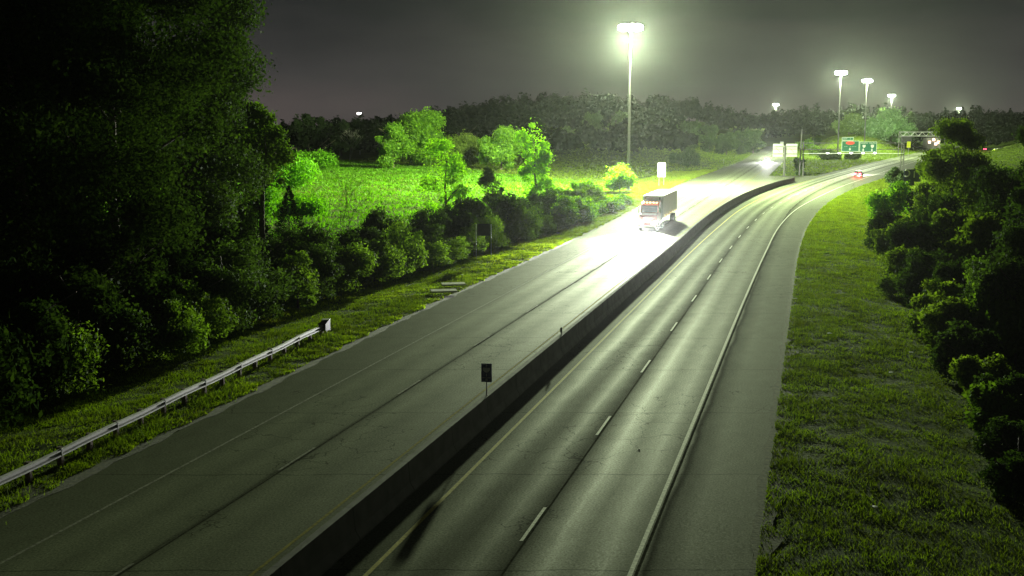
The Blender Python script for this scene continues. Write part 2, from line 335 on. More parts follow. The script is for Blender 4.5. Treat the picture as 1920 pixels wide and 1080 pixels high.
line("road_line_left_yellow_inner", lyel, -40, 200, .10, M['fadedyellow'], off=.42)
line("road_line_left_white", lwhite, -40, 500, .11, M['faded'])
line("road_seam_left", ldash, -40, 240, .06, M['seam'], off=.12)
line("road_seam_right", rdash, -40, 210, .06, M['seam'], off=.12)
line("road_seam_shoulder", rwhite, -40, 200, .10, M['seam'], off=.17, z=.004)
def dashes(name, f, ys_, m):
    b = MB()
    for y in ys_:
        for a, c in ((y - 1.5, y + 1.5),):
            x0, x1 = float(f(a)), float(f(c)); b.add([(x0 - .055, a, .012), (x0 + .055, a, .012), (x1 + .055, c, .012), (x1 - .055, c, .012)], [(0, 1, 2, 3)])
    return props(b.build(name, m), kind="structure")
dashes("road_lane_dashes_right", rdash, [33.7 - 11.75 * 2 + 11.75 * k for k in range(40)], M['white'])
dashes("road_lane_dashes_left", ldash, [40.7 - 11.75 * 3 + 11.75 * k for k in range(45)], M['faded'])
# worn edge strip of gravel / soil beside the pavement
gr = mat("gravel_shoulder", (.06, .065, .025), .95, amt=.6, ns=5, bump=.8, bs=9)
jag = lambda y, k: .35 * np.sin(y * 1.3 + k) + .25 * np.sin(y * 3.1 + 2 * k) + .2 * np.sin(y * .47 + k)
props(ribbon("gravel_edge_left", lambda y: ledge(y) - .9 + jag(y, 1) * .9, lambda y: ledge(y) + .12 + .25 * jag(y, 9), -20, 330, .012, gr, step=.7), kind="structure")
props(ribbon("gravel_edge_right", lambda y: redge(y) - .12 + .22 * jag(y, 6), lambda y: redge(y) + .55 + jag(y, 4) * .6, -20, 330, .012, gr, step=.7), kind="structure")
# cross road on the far embankment
crm = mat("far_road_asphalt", (.12, .12, .11), .8)
b = MB(); P = [(205, 606), (235, 616), (270, 622), (320, 622), (380, 618), (460, 600)]
b.v = [Vector((x, y + d, max(tz(x, y), tz(x, y + 5), tz(x, y - 5)) + .12)) for x, y in P for d in (-4.5, 4.5)]; b.f = [[2 * i, 2 * i + 2, 2 * i + 3, 2 * i + 1] for i in range(len(P) - 1)]
props(b.build("far_road", crm), kind="structure")
# ---------------------------------------------------------------- concrete median barrier
def path(f, y0, y1, step=3.0, z=0):
    out_ = []
    for y in np.arange(y0, y1 + .01, step):
        x0, x1 = float(f(y - .5)), float(f(y + .5)); t_ = Vector((x1 - x0, 1, 0)).normalized()
        out_.append((Vector((float(f(y)), y, z)), Vector((t_.y, -t_.x, 0))))
    return out_
jersey = [(-.30, -.05), (-.30, .08), (-.17, .33), (-.11, 1.07), (.11, 1.07), (.17, .33), (.30, .08), (.30, -.05)]
_m = M['concrete']; _t = _m.node_tree; _b = _t.nodes["Principled BSDF"]; _src = _b.inputs["Base Color"].links[0].from_socket
_tc = _t.nodes.new("ShaderNodeTexCoord"); _sx = _t.nodes.new("ShaderNodeSeparateXYZ"); _d = _t.nodes.new("ShaderNodeMath"); _d.operation = 'DIVIDE'; _d.inputs[1].default_value = 4.6
_f = _t.nodes.new("ShaderNodeMath"); _f.operation = 'FRACT'; _l = _t.nodes.new("ShaderNodeMath"); _l.operation = 'GREATER_THAN'; _l.inputs[1].default_value = .014
_mr = _t.nodes.new("ShaderNodeMapRange"); _mr.inputs[3].default_value = .25; _mr.inputs[4].default_value = 1
_v = _t.nodes.new("ShaderNodeVectorMath"); _v.operation = 'SCALE'
_t.links.new(_tc.outputs["Object"], _sx.inputs[0]); _t.links.new(_sx.outputs[1], _d.inputs[0]); _t.links.new(_d.outputs[0], _f.inputs[0]); _t.links.new(_f.outputs[0], _l.inputs[0]); _t.links.new(_l.outputs[0], _mr.inputs[0])
_t.links.new(_src, _v.inputs[0]); _t.links.new(_mr.outputs[0], _v.inputs["Scale"]); _t.links.new(_v.outputs[0], _b.inputs["Base Color"])
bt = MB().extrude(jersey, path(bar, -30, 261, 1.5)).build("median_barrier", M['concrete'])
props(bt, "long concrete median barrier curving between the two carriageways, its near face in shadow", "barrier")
# ---------------------------------------------------------------- guardrail on the left verge
gp0, gp1 = G(0, 893, .75), G(604, 608, .75)
gd = (gp1 - gp0).normalized(); g0 = gp0 - gd * 10
L = (gp1 - g0).length; gright = Vector((gd.y, -gd.x, 0))
gt = thing("guardrail", "weathered steel guardrail along the left verge with a dark end terminal", "guardrail", (g0.x, g0.y, 0))
wp = [(.0, -.155), (.083, -.12), (.083, -.07), (0, -.03), (0, .03), (.083, .07), (.083, .12), (0, .155), (-.012, .155), (-.012, .03), (-.012, -.03), (-.012, -.155)]
pth = [(Vector((gd.x * s_, gd.y * s_, .58 + .02 * math.sin(s_ * .9))), gright) for s_ in np.linspace(0, L, 40)]
MB().extrude(wp, pth).build("rail", M['steel'], gt)
pm = MB().box((0, 0, .35), (.15, .2, .78)).build("guardrail_post", M['post'], gt)
pm.rotation_euler = (0, 0, math.atan2(gd.y, gd.x)); nrm = Vector((-gd.y, gd.x, 0))
for k in range(int(L / 1.9) + 1):
    p_ = pm if k == 0 else pm.copy()
    if k: C.objects.link(p_); p_.parent = gt
    p_.location = gd * (k * 1.9 + .3) + nrm * .13; p_.name = "guardrail_post"
sp0 = MB().box((.04, 0, .58), (.1, .10, .30), bev=.02).build("splice_plate", M['steel'], gt); sp0.rotation_euler = (0, 0, math.atan2(gd.y, gd.x) - rad(90))
for k in range(int(L / 3.81)):
    q_ = sp0 if k == 0 else sp0.copy()
    if k: C.objects.link(q_); q_.parent = gt
    q_.location = gd * (k * 3.81 + 2.0); q_.name = "splice_plate"
MB().side([(0, .36), (.55, .3), (.8, .28), (.8, .92), (.55, .92), (0, .76)], -.22, .22, Matrix.Translation(gd * L) @ Matrix.Rotation(math.atan2(gd.y, gd.x), 4, 'Z')).build("end_terminal", M['dark'], gt)
MB().box((0, 0, .0), (.06, .08, .62), Matrix.Translation(gd * (L + .7) + Vector((0, 0, .05)))).build("terminal_post", M['steel'], gt)
MB().box((0, 0, 0), (.5, .46, .03), Matrix.Translation(gd * (L + .65) + Vector((0, 0, .94)))).build("terminal_top_plate", M['steel'], gt)
# ---------------------------------------------------------------- text helper
def text_mesh(s, size, name, m, parent, M4):
    cu = bpy.data.curves.new(name, 'FONT'); cu.body = s; cu.size = size; cu.align_x = 'CENTER'; cu.align_y = 'CENTER'; cu.extrude = .004
    o = bpy.data.objects.new(name, cu); C.objects.link(o); dg = bpy.context.evaluated_depsgraph_get()
    me = bpy.data.meshes.new_from_object(o.evaluated_get(dg)); bpy.data.objects.remove(o); me.transform(M4)
    me.materials.clear(); return meshobj(name, me, m, parent)
FACE = Matrix.Rotation(rad(90), 4, 'X')      # text facing -Y (towards the camera)
def shield(w_, h_, y, cx, cz):
    pr = [(-.5, .32), (-.42, .5), (-.2, .42), (0, .5), (.2, .42), (.42, .5), (.5, .32), (.47, -.05), (.3, -.35), (0, -.5), (-.3, -.35), (-.47, -.05)]
    return MB().side([(cx + a * w_, cz + c * h_) for a, c in pr], y, y - .012)
# mile marker on the barrier
my = 46.4; mt = thing("mile_marker_sign", "narrow dark blue mile marker sign on a post on the median barrier", "road sign", (float(bar(my)), my, 1.07), rad(-8))
MB().box((0, .03, .45), (.05, .04, .9)).build("sign_post", M['steel'], mt); mt.scale = (1, 1, .8)
MB().box((0, 0, 1.25), (.46, .02, 1.02)).build("sign_panel", M['blue'], mt)
text_mesh("S", .17, "letter", M['signwhite'], mt, Matrix.Translation((0, -.02, 1.66)) @ FACE)
shield(.3, .27, -.012, 0, 1.4).build("shield_emblem", M['alu'], mt)
text_mesh("1", .22, "numeral", M['signwhite'], mt, Matrix.Translation((0, -.02, 1.12)) @ FACE)
MB().box((0, -.018, .98), (.36, .01, .012)).build("divider_line", M['signwhite'], mt)
text_mesh("8", .2, "numeral", M['signwhite'], mt, Matrix.Translation((0, -.02, .86)) @ FACE)
# thin delineators
def delineator(p, label, h=1.1, m='signwhite'):
    t_ = thing("delineator_post", label, "delineator", p, 0, "roadside delineator posts")
    MB().box((0, 0, h / 2), (.06, .03, h)).build("post", M['steel'], t_); MB().box((0, -.03, h - .14), (.13, .02, .26)).build("reflector", M[m], t_)
delineator((float(bar(60.5)), 60.5, 1.05), "small pale delineator on the median barrier beyond the mile marker", .45, 'steel')
q = G(1599, 356); delineator((q.x, q.y, tz(q.x, q.y)), "short white delineator at the right pavement edge behind the red-lit car", 1.3)
q = G(1357, 308); delineator((q.x, q.y, tz(q.x, q.y)), "thin delineator in the grass left of the far oncoming headlights", 1.8)
# two-post signs
def two_post(name, label, px, py, w_, hb, hp, pm_, rz=0, z=None, Y=None, gap=.6, back=True):
    if Y is None: p = G(px, py)
    else: p = Vector(((px - 960) / F * (Y * CT), Y, 0))
    p.z = tz(p.x, p.y) if z is None else z
    t_ = thing(name, label, "road sign", p, rz)
    MB().box((0, 0, hb + hp / 2), (w_, .025, hp), bev=.01).build("sign_panel", M[pm_], t_)
    for sgn in (-1, 1):
        MB().box((sgn * w_ * gap / 2, .05, (hb + hp) / 2), (.07, .06, hb + hp - .1)).build("sign_post", M['steel'], t_)
    if back:
        for zz in (.25, .75): MB().box((0, -.03, hb + hp * zz), (w_ * .9, .03, .06)).build("brace", M['alu'], t_)
    return t_
two_post("road_sign", "bright pale rectangular sign on two posts behind the truck", 1240, 349, 1.75, 2.0, 3.1, 'alu')
p = G(907, 486); s1 = two_post("road_sign", "dark sign on two bright posts in the left verge before the hedge", 907, 486, 1.25, 2.3, 1.15, 'dark', gap=1.15, back=False)
for ch in s1.children:
    if ch.name.startswith('sign_post'): ch.data.materials[0] = M['signwhite']
two_post("road_sign", "small white sign on two posts on the far grassy ridge", 1467, 252, 2.2, 1.6, 2.6, 'alu', Y=690)
# ---------------------------------------------------------------- high mast lights
def make_mast():
    t_ = thing("high_mast_light", "", "mast light")
    b_ = MB(); hs_ = [0, 12, 24, 36.2]; rs_ = [.36, .28, .2, .12]
    b_.poly_tube([(0, 0, h) for h in hs_], rs_, 12); b_.build("pole", M['mastpole'], t_)
    MB().box((0, 0, .1), (1.3, 1.3, .5), bev=.1).build("base", M['concrete'], t_)
    r_ = MB(); n = 20
    for i in range(n):
        a, c = 2 * math.pi * i / n, 2 * math.pi * (i + 1) / n
        r_.tube((1.6 * math.cos(a), 1.6 * math.sin(a), 36.3), (1.6 * math.cos(c), 1.6 * math.sin(c), 36.3), .06, n=6)
    for i in range(4):
        a = math.pi * i / 2; r_.tube((0, 0, 36.3), (1.6 * math.cos(a), 1.6 * math.sin(a), 36.3), .05, n=6)
    r_.build("ring", M['steel'], t_)
    L0 = None
    for i in range(8):
        a = 2 * math.pi * i / 8
        if L0 is None:
            L0 = MB().tube((0, 0, .5), (0, 0, .05), .2, .45, 12).build("luminaire", M['steel'], t_)
            l1 = MB().tube((0, 0, .045), (0, 0, -.3), .45, .68, 14).tube((0, 0, -.3), (0, 0, -.75), .68, .66, 14).tube((0, 0, -.75), (0, 0, -1.1), .66, .3, 14).build("lens", M['lamp'], L0); o_ = L0
        else:
            o_ = L0.copy(); C.objects.link(o_); o_.parent = t_; q_ = l1.copy(); C.objects.link(q_); q_.parent = o_
        o_.location = (1.9 * math.cos(a), 1.9 * math.sin(a), 36.1)
    return t_
def mast_light(t_, power):
    ld = bpy.data.lights.new("mast_lamp", 'POINT'); ld.energy = power; ld.color = MAST_COL; ld.shadow_soft_size = 1.7
    o_ = bpy.data.objects.new("mast_lamp", ld); C.objects.link(o_); o_.parent = t_; o_.location = (0, 0, 33.0)
masts = [(1183, 230, 1, "tall lit mast light rising from bushes left of the truck", None), (1577, 474, .33, "lit mast light above the green overhead signs, largest of the right-hand group", None),
         (1626, 553, .33, "lit mast light between the other two of the right-hand row", None), (1672, 803, .33, "lit mast light above the large round pale tree", None),
         (1455, 1106, .33, "distant lit mast light above the far oncoming headlights", None), (1798, 1345, .33, "far lit mast light just above the tall right-hand trees", None)]
m0 = make_mast()
for i, (px, Y, k, lab, _) in enumerate(masts):
    t_ = m0 if i == 0 else copy_tree(m0)
    zc = Y * CT + (-22) * -ST * 0
    x_ = (px - 960) / F * (Y * CT - (36 - H) * ST)
    zg = tz(x_, Y); t_.location = (x_, Y, zg); props(t_, lab, "mast light", "high mast lights")
    if zg > .5: t_.location.z = min(zg, 0.3 if Y < 900 else zg) if False else zg
    tops = {1: 36.6, 2: 36.6}
for i, (px, Y, k, lab, _) in enumerate(masts):
    t_ = [o for o in C.objects if o.get('label') == lab][0]
    if i: t_.location.z = min(t_.location.z, 0) if t_.location.z < 1 else t_.location.z - (t_.location.z - 0) * (1 if Y < 900 else 1) + 0
    mast_light(t_, MAST_W * k)
    if i == 0: t_.scale = (1, 1, .935)
# ---------------------------------------------------------------- foliage
def leaves(clumps, n, size, seed, flat=.0, inner=.35, aspect=.5):
    n = int(n * 1.5); size = size * .8
    r = np.random.default_rng(seed); c = np.array([q[:3] for q in clumps], float); R = np.array([q[3] for q in clumps], float)
    R3 = np.array([(q[3], q[3], q[3] * (q[4] if len(q) > 4 else .85)) for q in clumps], float)
    pr = R ** 2; pr /= pr.sum(); k = r.choice(len(c), n, p=pr)
    d = r.normal(size=(n, 3)); d /= np.linalg.norm(d, axis=1)[:, None]
    rr = (inner + (1 - inner) * r.random(n) ** .6) * np.where(r.random(n) < .34, 1 + .42 * r.random(n), 1.0)
    rr *= 1 + .22 * np.sin(d[:, 0] * 5 + k) * np.sin(d[:, 2] * 6 + d[:, 1] * 4 + k * 2)
    P = c[k] + d * rr[:, None] * R3[k]
    N_ = d + r.normal(size=(n, 3)) * .75; N_ /= np.linalg.norm(N_, axis=1)[:, None]
    T = np.cross(N_, r.normal(size=(n, 3))); T /= np.linalg.norm(T, axis=1)[:, None]; B = np.cross(N_, T)
    s = size * (.6 + .8 * r.random(n))[:, None]
    q = np.stack([P - T * s, P - B * s * aspect + N_ * s * .15, P + T * s, P + B * s * aspect - N_ * s * .15], 1)
    return np_mesh("crown", q.reshape(-1, 3), 4)
def clumps_round(h, r, z0, n, seed, fill=.95, narrow=1):
    rr = random.Random(seed); out_ = [(0, 0, z0 + (h - z0) * .5, r * .62, (h - z0) / 2 / r * 1.05)]
    for i in range(n):
        a = rr.uniform(0, 6.283); t_ = rr.random(); zz = z0 + (h - z0) * (.06 + .86 * t_)
        env = r * math.sin(math.pi * min(max(.12 + .8 * t_, 0), 1)) ** .6
        d = env * rr.uniform(.45, .85); cr_ = r * rr.uniform(.14, .42)
        out_.append((math.cos(a) * d, math.sin(a) * d, min(zz, h - cr_ * .7), cr_, rr.uniform(.7, .95)))
    return out_
def trunk_mesh(h, r, seed, limbs=6, cr=3):
    rr = random.Random(seed); b_ = MB(); pts = [Vector((0, 0, -.3))]; rs = [r * 1.25]
    for k in range(1, 6):
        pts.append(Vector((rr.uniform(-.04, .04) * h * k / 5, rr.uniform(-.04, .04) * h * k / 5, h * .8 * k / 5))); rs.append(r * (1 - .17 * k))
    b_.poly_tube(pts, rs, 8)
    for i in range(limbs):
        k = rr.randint(2, 4); a = rr.uniform(0, 6.28); p0 = pts[k]; L_ = cr * rr.uniform(.5, .9)
        p1 = p0 + Vector((math.cos(a) * L_ * .5, math.sin(a) * L_ * .5, L_ * .5)); p2 = p1 + Vector((math.cos(a) * L_ * .5, math.sin(a) * L_ * .5, L_ * .3))
        b_.poly_tube([p0, p1, p2], [rs[k] * .5, rs[k] * .32, .03], 6)
    me = bpy.data.meshes.new("trunk"); me.from_pydata([tuple(v) for v in b_.v], [], b_.f); me.update(); return me
_cache = {}
def tree(name, label, cat, x, y, h, r, z0, n, leaf, m, seed, group=None, nclump=14, rz=None, variants=None, trunk_r=None, z=None):
    key = (name, variants, m) if variants is not None else None
    if key and key in _cache: cm, tm, h0, r0 = _cache[key]
    else:
        cm = leaves(clumps_round(h, r, z0, nclump, seed), n, leaf, seed); cm.materials.append(M[m])
        tm = trunk_mesh(h, trunk_r or max(.05, h * .022), seed, 6, r); tm.materials.append(M['bark']); h0, r0 = h, r
        if key: _cache[key] = (cm, tm, h, r)
    t_ = thing(name, label, cat, (x, y, tz(x, y) if z is None else z), random.uniform(0, 6.28) if rz is None else rz, group)
    a = meshobj("crown", cm, None, t_); b_ = meshobj("trunk", tm, None, t_)
    t_.scale = (r / r0, r / r0, h / h0)
    return t_
def at(px, Y): # x of a point at ground level seen at column px, distance Y
    return (px - 960) / F * (Y * CT + H * ST)
# big near trees on the left
big = [(230, 66, 27, 7.5), (60, 60, 26, 7.5), (345, 84, 27, 6.6), (150, 84, 28, 8), (-20, 78, 26, 8), (395, 112, 21, 5.2)]
bl = ["huge dark tree filling the upper left, in front of its neighbours", "huge dark tree at the far left below the top corner of the photo", "tall dark tree whose leafy edge meets the sky, rightmost of the big left trees",
      "huge dark tree behind the front row of the left trees", "huge dark tree mostly outside the left border of the photo", "tree just behind the rightmost big left tree, touching the bright field"]
for i, (px, Y, h, r) in enumerate(big):
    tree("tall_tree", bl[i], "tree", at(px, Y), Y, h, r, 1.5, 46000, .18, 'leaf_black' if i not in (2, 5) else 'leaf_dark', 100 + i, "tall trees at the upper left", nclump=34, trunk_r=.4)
# branchy edge clump of the rightmost tree
tree("young_tree", "slender young tree poking out beyond the right edge of the big left trees", "tree", at(496, 96), 96, 15.0, 2.7, 6.5, 5200, .2, 'leaf_mid', 121, nclump=16)
# hedge shrubs along the left verge
hedge_f = crv([(30, -27), (45, -22.5), (59, -18.0), (79, -13.5), (100, -5.6), (121, 2.0), (150, 12), (180, 20.0)])
sv = 0; HN = 30
ysl = []
y_ = 40.0
while y_ < 185: ysl.append(y_); y_ += 3.6 + y_ * .012
ordn = ["first", "second", "third", "fourth", "fifth", "sixth", "seventh", "eighth", "ninth", "tenth", "eleventh", "twelfth", "thirteenth", "fourteenth", "fifteenth", "sixteenth", "seventeenth", "eighteenth", "nineteenth", "twentieth",
        "twenty-first", "twenty-second", "twenty-third", "twenty-fourth", "twenty-fifth", "twenty-sixth", "twenty-seventh", "twenty-eighth", "twenty-ninth", "thirtieth", "thirty-first", "thirty-second", "thirty-third", "thirty-fourth", "thirty-fifth"]
for i, y in enumerate(ysl):
    r = random.uniform(1.5, 2.8); h = random.uniform(2.4, 4.8)
    if y < 78: h *= 1.3; r *= 1.15
    if y > 120: h *= .85
    if y > 150: h *= .75
    x = float(hedge_f(y)) - r * .95 - random.uniform(-.3, .9)
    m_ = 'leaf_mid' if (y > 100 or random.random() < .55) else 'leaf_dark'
    if y > 138: m_ = 'leaf_lit'  # lighter leaf copy puts the mast's light into the far shrubs' colour
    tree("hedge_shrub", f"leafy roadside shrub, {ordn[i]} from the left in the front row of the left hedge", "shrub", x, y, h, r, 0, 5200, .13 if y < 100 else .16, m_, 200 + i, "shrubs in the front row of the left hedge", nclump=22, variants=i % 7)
for i, y in enumerate(np.arange(50, 176, 4.6)):
    y = float(y); r = random.uniform(2.2, 3.0); h = random.uniform(3.6, 5.6) * (1 if y < 130 else .8)
    x = float(hedge_f(y)) - 4.6 - random.uniform(0, 1.6)
    tree("thicket_shrub", f"dark thicket shrub, {ordn[i]} from the left in the back row of the left hedge", "shrub", x, y, h, r, 0, 5200, .17, 'leaf_dark' if y < 150 else 'leaf_mid', 260 + i, "shrubs in the back row of the left hedge", nclump=22, variants=i % 5)
for i, (px, Y) in enumerate(((40, 50), (150, 56), (250, 62), (330, 70), (20, 58), (120, 66), (380, 80), (420, 92), (-30, 46), (210, 74), (60, 75), (300, 86))):
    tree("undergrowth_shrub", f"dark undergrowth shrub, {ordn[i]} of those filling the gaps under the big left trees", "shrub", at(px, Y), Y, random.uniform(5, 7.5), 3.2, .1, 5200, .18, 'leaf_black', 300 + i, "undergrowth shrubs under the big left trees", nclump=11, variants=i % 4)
# cedars (pointed)
def cedar(label, px, Y, h, seed):
    r = np.random.default_rng(seed); n = 4200; zz = r.random(n) ** 1.6; env = (1 - zz) * h * .38 * (.75 + .35 * np.abs(np.sin(zz * h * 4.2))); a = r.random(n) * 6.283
    rr = env * (.5 + .5 * r.random(n)); P = np.stack([np.cos(a) * rr, np.sin(a) * rr, .2 + zz * h * .97], 1)
    o = np.stack([np.cos(a), np.sin(a), .35 + 0 * a], 1); o /= np.linalg.norm(o, axis=1)[:, None]; T = np.cross(o, r.normal(size=(n, 3))); T /= np.linalg.norm(T, axis=1)[:, None]
    s = .16; q_ = np.stack([P - o * s * .5, P - T * s * .3, P + o * s * 1.3, P + T * s * .3], 1)
    me = np_mesh("crown", q_.reshape(-1, 3), 4); me.materials.append(M['leaf_cedar']); tm = trunk_mesh(h * 1.2, .08, seed, 0); tm.materials.append(M['bark'])
    x = at(px, Y); t_ = thing("cedar_tree", label, "tree", (x, Y, tz(x, Y)), 0, "small pointed cedars in the hedge"); meshobj("crown", me, None, t_); meshobj("trunk", tm, None, t_)
cedar("tall pointed dark cedar standing against the bright field", 545, 112, 6.6, 31)
cedar("smaller pointed cedar left of the tall cedar before the field", 484, 108, 5.6, 32)
cedar("short pointed cedar beside the big left trees", 440, 104, 5.4, 33)
# bare twiggy saplings
def bare(name, label, px, Y, h, seed, m='bark', spread=.5, r0=.05):
    rr = random.Random(seed); b_ = MB()
    def grow(p, d, L_, r_, k):
        q_ = p + d * L_; b_.tube(p, q_, r_, r_ * .65, 5)
        if k == 0: return
        for _ in range(rr.choice((2, 3))):
            dd = (d + Vector((rr.uniform(-1, 1), rr.uniform(-1, 1), rr.uniform(-.2, .6))) * spread).normalized(); grow(q_, dd, L_ * rr.uniform(.6, .8), r_ * .62, k - 1)
    for _ in range(3): grow(Vector((rr.uniform(-.2, .2), rr.uniform(-.2, .2), 0)), Vector((rr.uniform(-.4, .4), rr.uniform(-.4, .4), 1)).normalized(), h * .36, r0, 4)
    x = at(px, Y); o = b_.build(name, M[m]); o.location = (x, Y, tz(x, Y)); return props(o, label, "bare tree")
bare("bare_sapling", "bare twiggy sapling rising from the hedge before the bright field", 645, 118, 7.2, 3, r0=.045)
bare("bare_sapling", "leaning bare twigs beside the tall cedar", 520, 110, 6.6, 4, spread=.3, r0=.04)
bare("dead_tree", "pale dead tree with bare forked branches beyond the bright field", 655, 372, 11.5, 5, 'deadbark', .75, .16)
# lit trees around the field
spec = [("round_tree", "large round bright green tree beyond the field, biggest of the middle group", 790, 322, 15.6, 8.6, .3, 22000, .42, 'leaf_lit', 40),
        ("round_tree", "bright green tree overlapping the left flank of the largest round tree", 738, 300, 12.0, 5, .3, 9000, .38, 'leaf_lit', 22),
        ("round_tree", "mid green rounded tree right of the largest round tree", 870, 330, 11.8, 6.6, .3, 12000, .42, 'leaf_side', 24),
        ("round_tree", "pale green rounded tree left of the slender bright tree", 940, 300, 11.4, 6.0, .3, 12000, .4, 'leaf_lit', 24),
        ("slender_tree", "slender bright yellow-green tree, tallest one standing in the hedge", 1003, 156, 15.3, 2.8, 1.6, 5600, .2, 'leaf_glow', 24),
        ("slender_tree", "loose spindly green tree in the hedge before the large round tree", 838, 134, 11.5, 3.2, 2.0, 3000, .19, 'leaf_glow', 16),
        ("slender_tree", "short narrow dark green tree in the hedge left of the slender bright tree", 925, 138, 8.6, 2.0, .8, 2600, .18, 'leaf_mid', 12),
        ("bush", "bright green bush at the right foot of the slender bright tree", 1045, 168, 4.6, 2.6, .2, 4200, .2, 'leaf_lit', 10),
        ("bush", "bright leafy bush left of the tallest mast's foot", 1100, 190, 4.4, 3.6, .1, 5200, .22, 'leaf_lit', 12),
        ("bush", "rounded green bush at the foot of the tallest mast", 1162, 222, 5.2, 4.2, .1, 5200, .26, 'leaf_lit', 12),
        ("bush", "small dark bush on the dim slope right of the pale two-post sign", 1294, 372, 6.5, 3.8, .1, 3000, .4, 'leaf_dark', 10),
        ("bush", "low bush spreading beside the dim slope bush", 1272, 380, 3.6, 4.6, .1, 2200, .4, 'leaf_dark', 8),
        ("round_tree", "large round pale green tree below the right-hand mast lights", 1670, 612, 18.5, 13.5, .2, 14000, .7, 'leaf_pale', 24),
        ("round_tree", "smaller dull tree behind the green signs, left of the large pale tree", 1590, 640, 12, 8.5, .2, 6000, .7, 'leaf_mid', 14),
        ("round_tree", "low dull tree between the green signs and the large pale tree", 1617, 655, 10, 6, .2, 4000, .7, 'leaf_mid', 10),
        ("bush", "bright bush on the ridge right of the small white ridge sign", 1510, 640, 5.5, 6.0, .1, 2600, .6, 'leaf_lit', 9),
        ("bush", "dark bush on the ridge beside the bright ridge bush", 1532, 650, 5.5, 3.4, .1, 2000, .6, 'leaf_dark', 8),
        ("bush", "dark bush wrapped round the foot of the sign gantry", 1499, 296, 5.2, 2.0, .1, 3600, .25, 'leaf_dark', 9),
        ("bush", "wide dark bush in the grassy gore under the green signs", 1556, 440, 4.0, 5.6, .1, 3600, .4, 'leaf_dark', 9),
        ("bush", "dark bush under the right end of the green signs", 1596, 440, 3.6, 3.6, .1, 3000, .4, 'leaf_dark', 8),
        ("bush", "low bush on the slope between the ridge and the green signs", 1530, 500, 4.0, 4.2, .1, 2500, .45, 'leaf_mid', 8),
        # field mounds
        ("weed_mound", "leafy weed mound at the left end of the bright field beside the big trees", 478, 150, 4.5, 5.0, 0, 7000, .22, 'leaf_field', 12),
        ("weed_mound", "wide leafy weed mound on the upper left of the bright field", 515, 215, 6.4, 7.5, 0, 8000, .3, 'leaf_field', 12),
        ("weed_mound", "low leafy weed mound at the far edge of the field left of the dead tree", 585, 300, 4.6, 8.0, 0, 6000, .36, 'leaf_field', 12),
        ("weed_mound", "low weed mound at the near side of the field below the wide mound", 560, 160, 2.4, 5.0, 0, 5000, .22, 'leaf_field', 10),
        # right side
        ("tall_tree", "dark treetop entering at the upper right border of the photo", 1950, 84, 16.8, 2.6, 3, 9000, .16, 'leaf_dark', 16),
        ("bush", "brightly lit green bush nearest the right pavement, front of the right trees", 1668, 138, 6.4, 3.1, .1, 5500, .2, 'leaf_lit', 14),
        ("bush", "dark bush behind the brightly lit green bush on the right", 1708, 158, 4.4, 2.4, .1, 6000, .2, 'leaf_dark', 12),
        ("bush", "dark bush beside the partly hidden blue sign", 1680, 214, 5.4, 2.6, .1, 5000, .24, 'leaf_dark', 12),
        ("bush", "wide dark shaded bush below the brightly lit green bush on the right", 1718, 92, 5.2, 3.0, .1, 9000, .16, 'leaf_dark', 14),
        ("tall_tree", "tall dark tree rising to the far mast light, tallest of the right trees", 1782, 112, 14.3, 3.7, .5, 20000, .18, 'leaf_side', 34),
        ("tall_tree", "leafy tree on the left front of the tallest right tree", 1762, 128, 11.4, 3.1, .4, 12000, .18, 'leaf_side', 28),
        ("tall_tree", "dark tree right of the tallest right tree", 1868, 96, 9.6, 3.8, .3, 16000, .18, 'leaf_dark', 22),
        ("tall_tree", "very dark near tree at the right border of the photo", 1960, 72, 12.6, 3.0, .3, 22000, .16, 'leaf_dark', 24),
        ("tall_tree", "black shaded tree low on the right border", 1880, 62, 7.6, 3.0, .2, 15000, .15, 'leaf_dark', 20),
        ("bush", "low dark shrub halfway down the right verge edge", 1800, 72, 4.2, 2.5, .1, 8000, .15, 'leaf_dark', 12),
        ("bush", "dim low shrub near the lower right border", 1890, 46, 2.6, 1.9, .05, 6000, .12, 'leaf_dark', 10),
        ("bush", "dim scrubby shrub at the lower right, above the bottom corner", 1905, 37, 1.7, 1.6, .05, 5000, .1, 'leaf_dark', 10),
        ]
for i, (nm, lab, px, Y, h, r, z0, n, lf, m_, nc) in enumerate(spec):
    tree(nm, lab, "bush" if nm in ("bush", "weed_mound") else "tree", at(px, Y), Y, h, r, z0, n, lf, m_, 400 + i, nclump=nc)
for i, (px, Y, h, r) in enumerate([(1664, 116, 4.4, 2.4), (1682, 104, 4.6, 2.5), (1700, 84, 4.0, 2.2), (1738, 78, 4.4, 2.4), (1760, 68, 3.6, 2.0), (1786, 62, 3.4, 1.9), (1812, 56, 3.0, 1.8), (1842, 50, 2.6, 1.6), (1872, 45, 2.3, 1.5), (1902, 41, 2.0, 1.4),
                                    (1780, 92, 6.2, 2.8), (1832, 84, 6.6, 2.8), (1886, 86, 7.0, 3.0), (1850, 66, 5.2, 2.4), (1905, 60, 5.4, 2.3), (1752, 104, 6.6, 2.8), (1748, 175, 6.6, 3.2), (1770, 160, 8.4, 3.2), (1850, 130, 8.2, 3.4), (1900, 150, 8.0, 4)]):
    tree("verge_shrub", f"leafy green shrub in the right-hand thicket, {ordn[i]} of them", "shrub", at(px, Y), Y, h, r, .05, 5200, .16 if Y < 100 else .2, ('leaf_side' if px < 1850 else 'leaf_mid') if i % 3 else 'leaf_dark', 600 + i, "shrubs of the right-hand thicket", nclump=22, variants=i % 6)
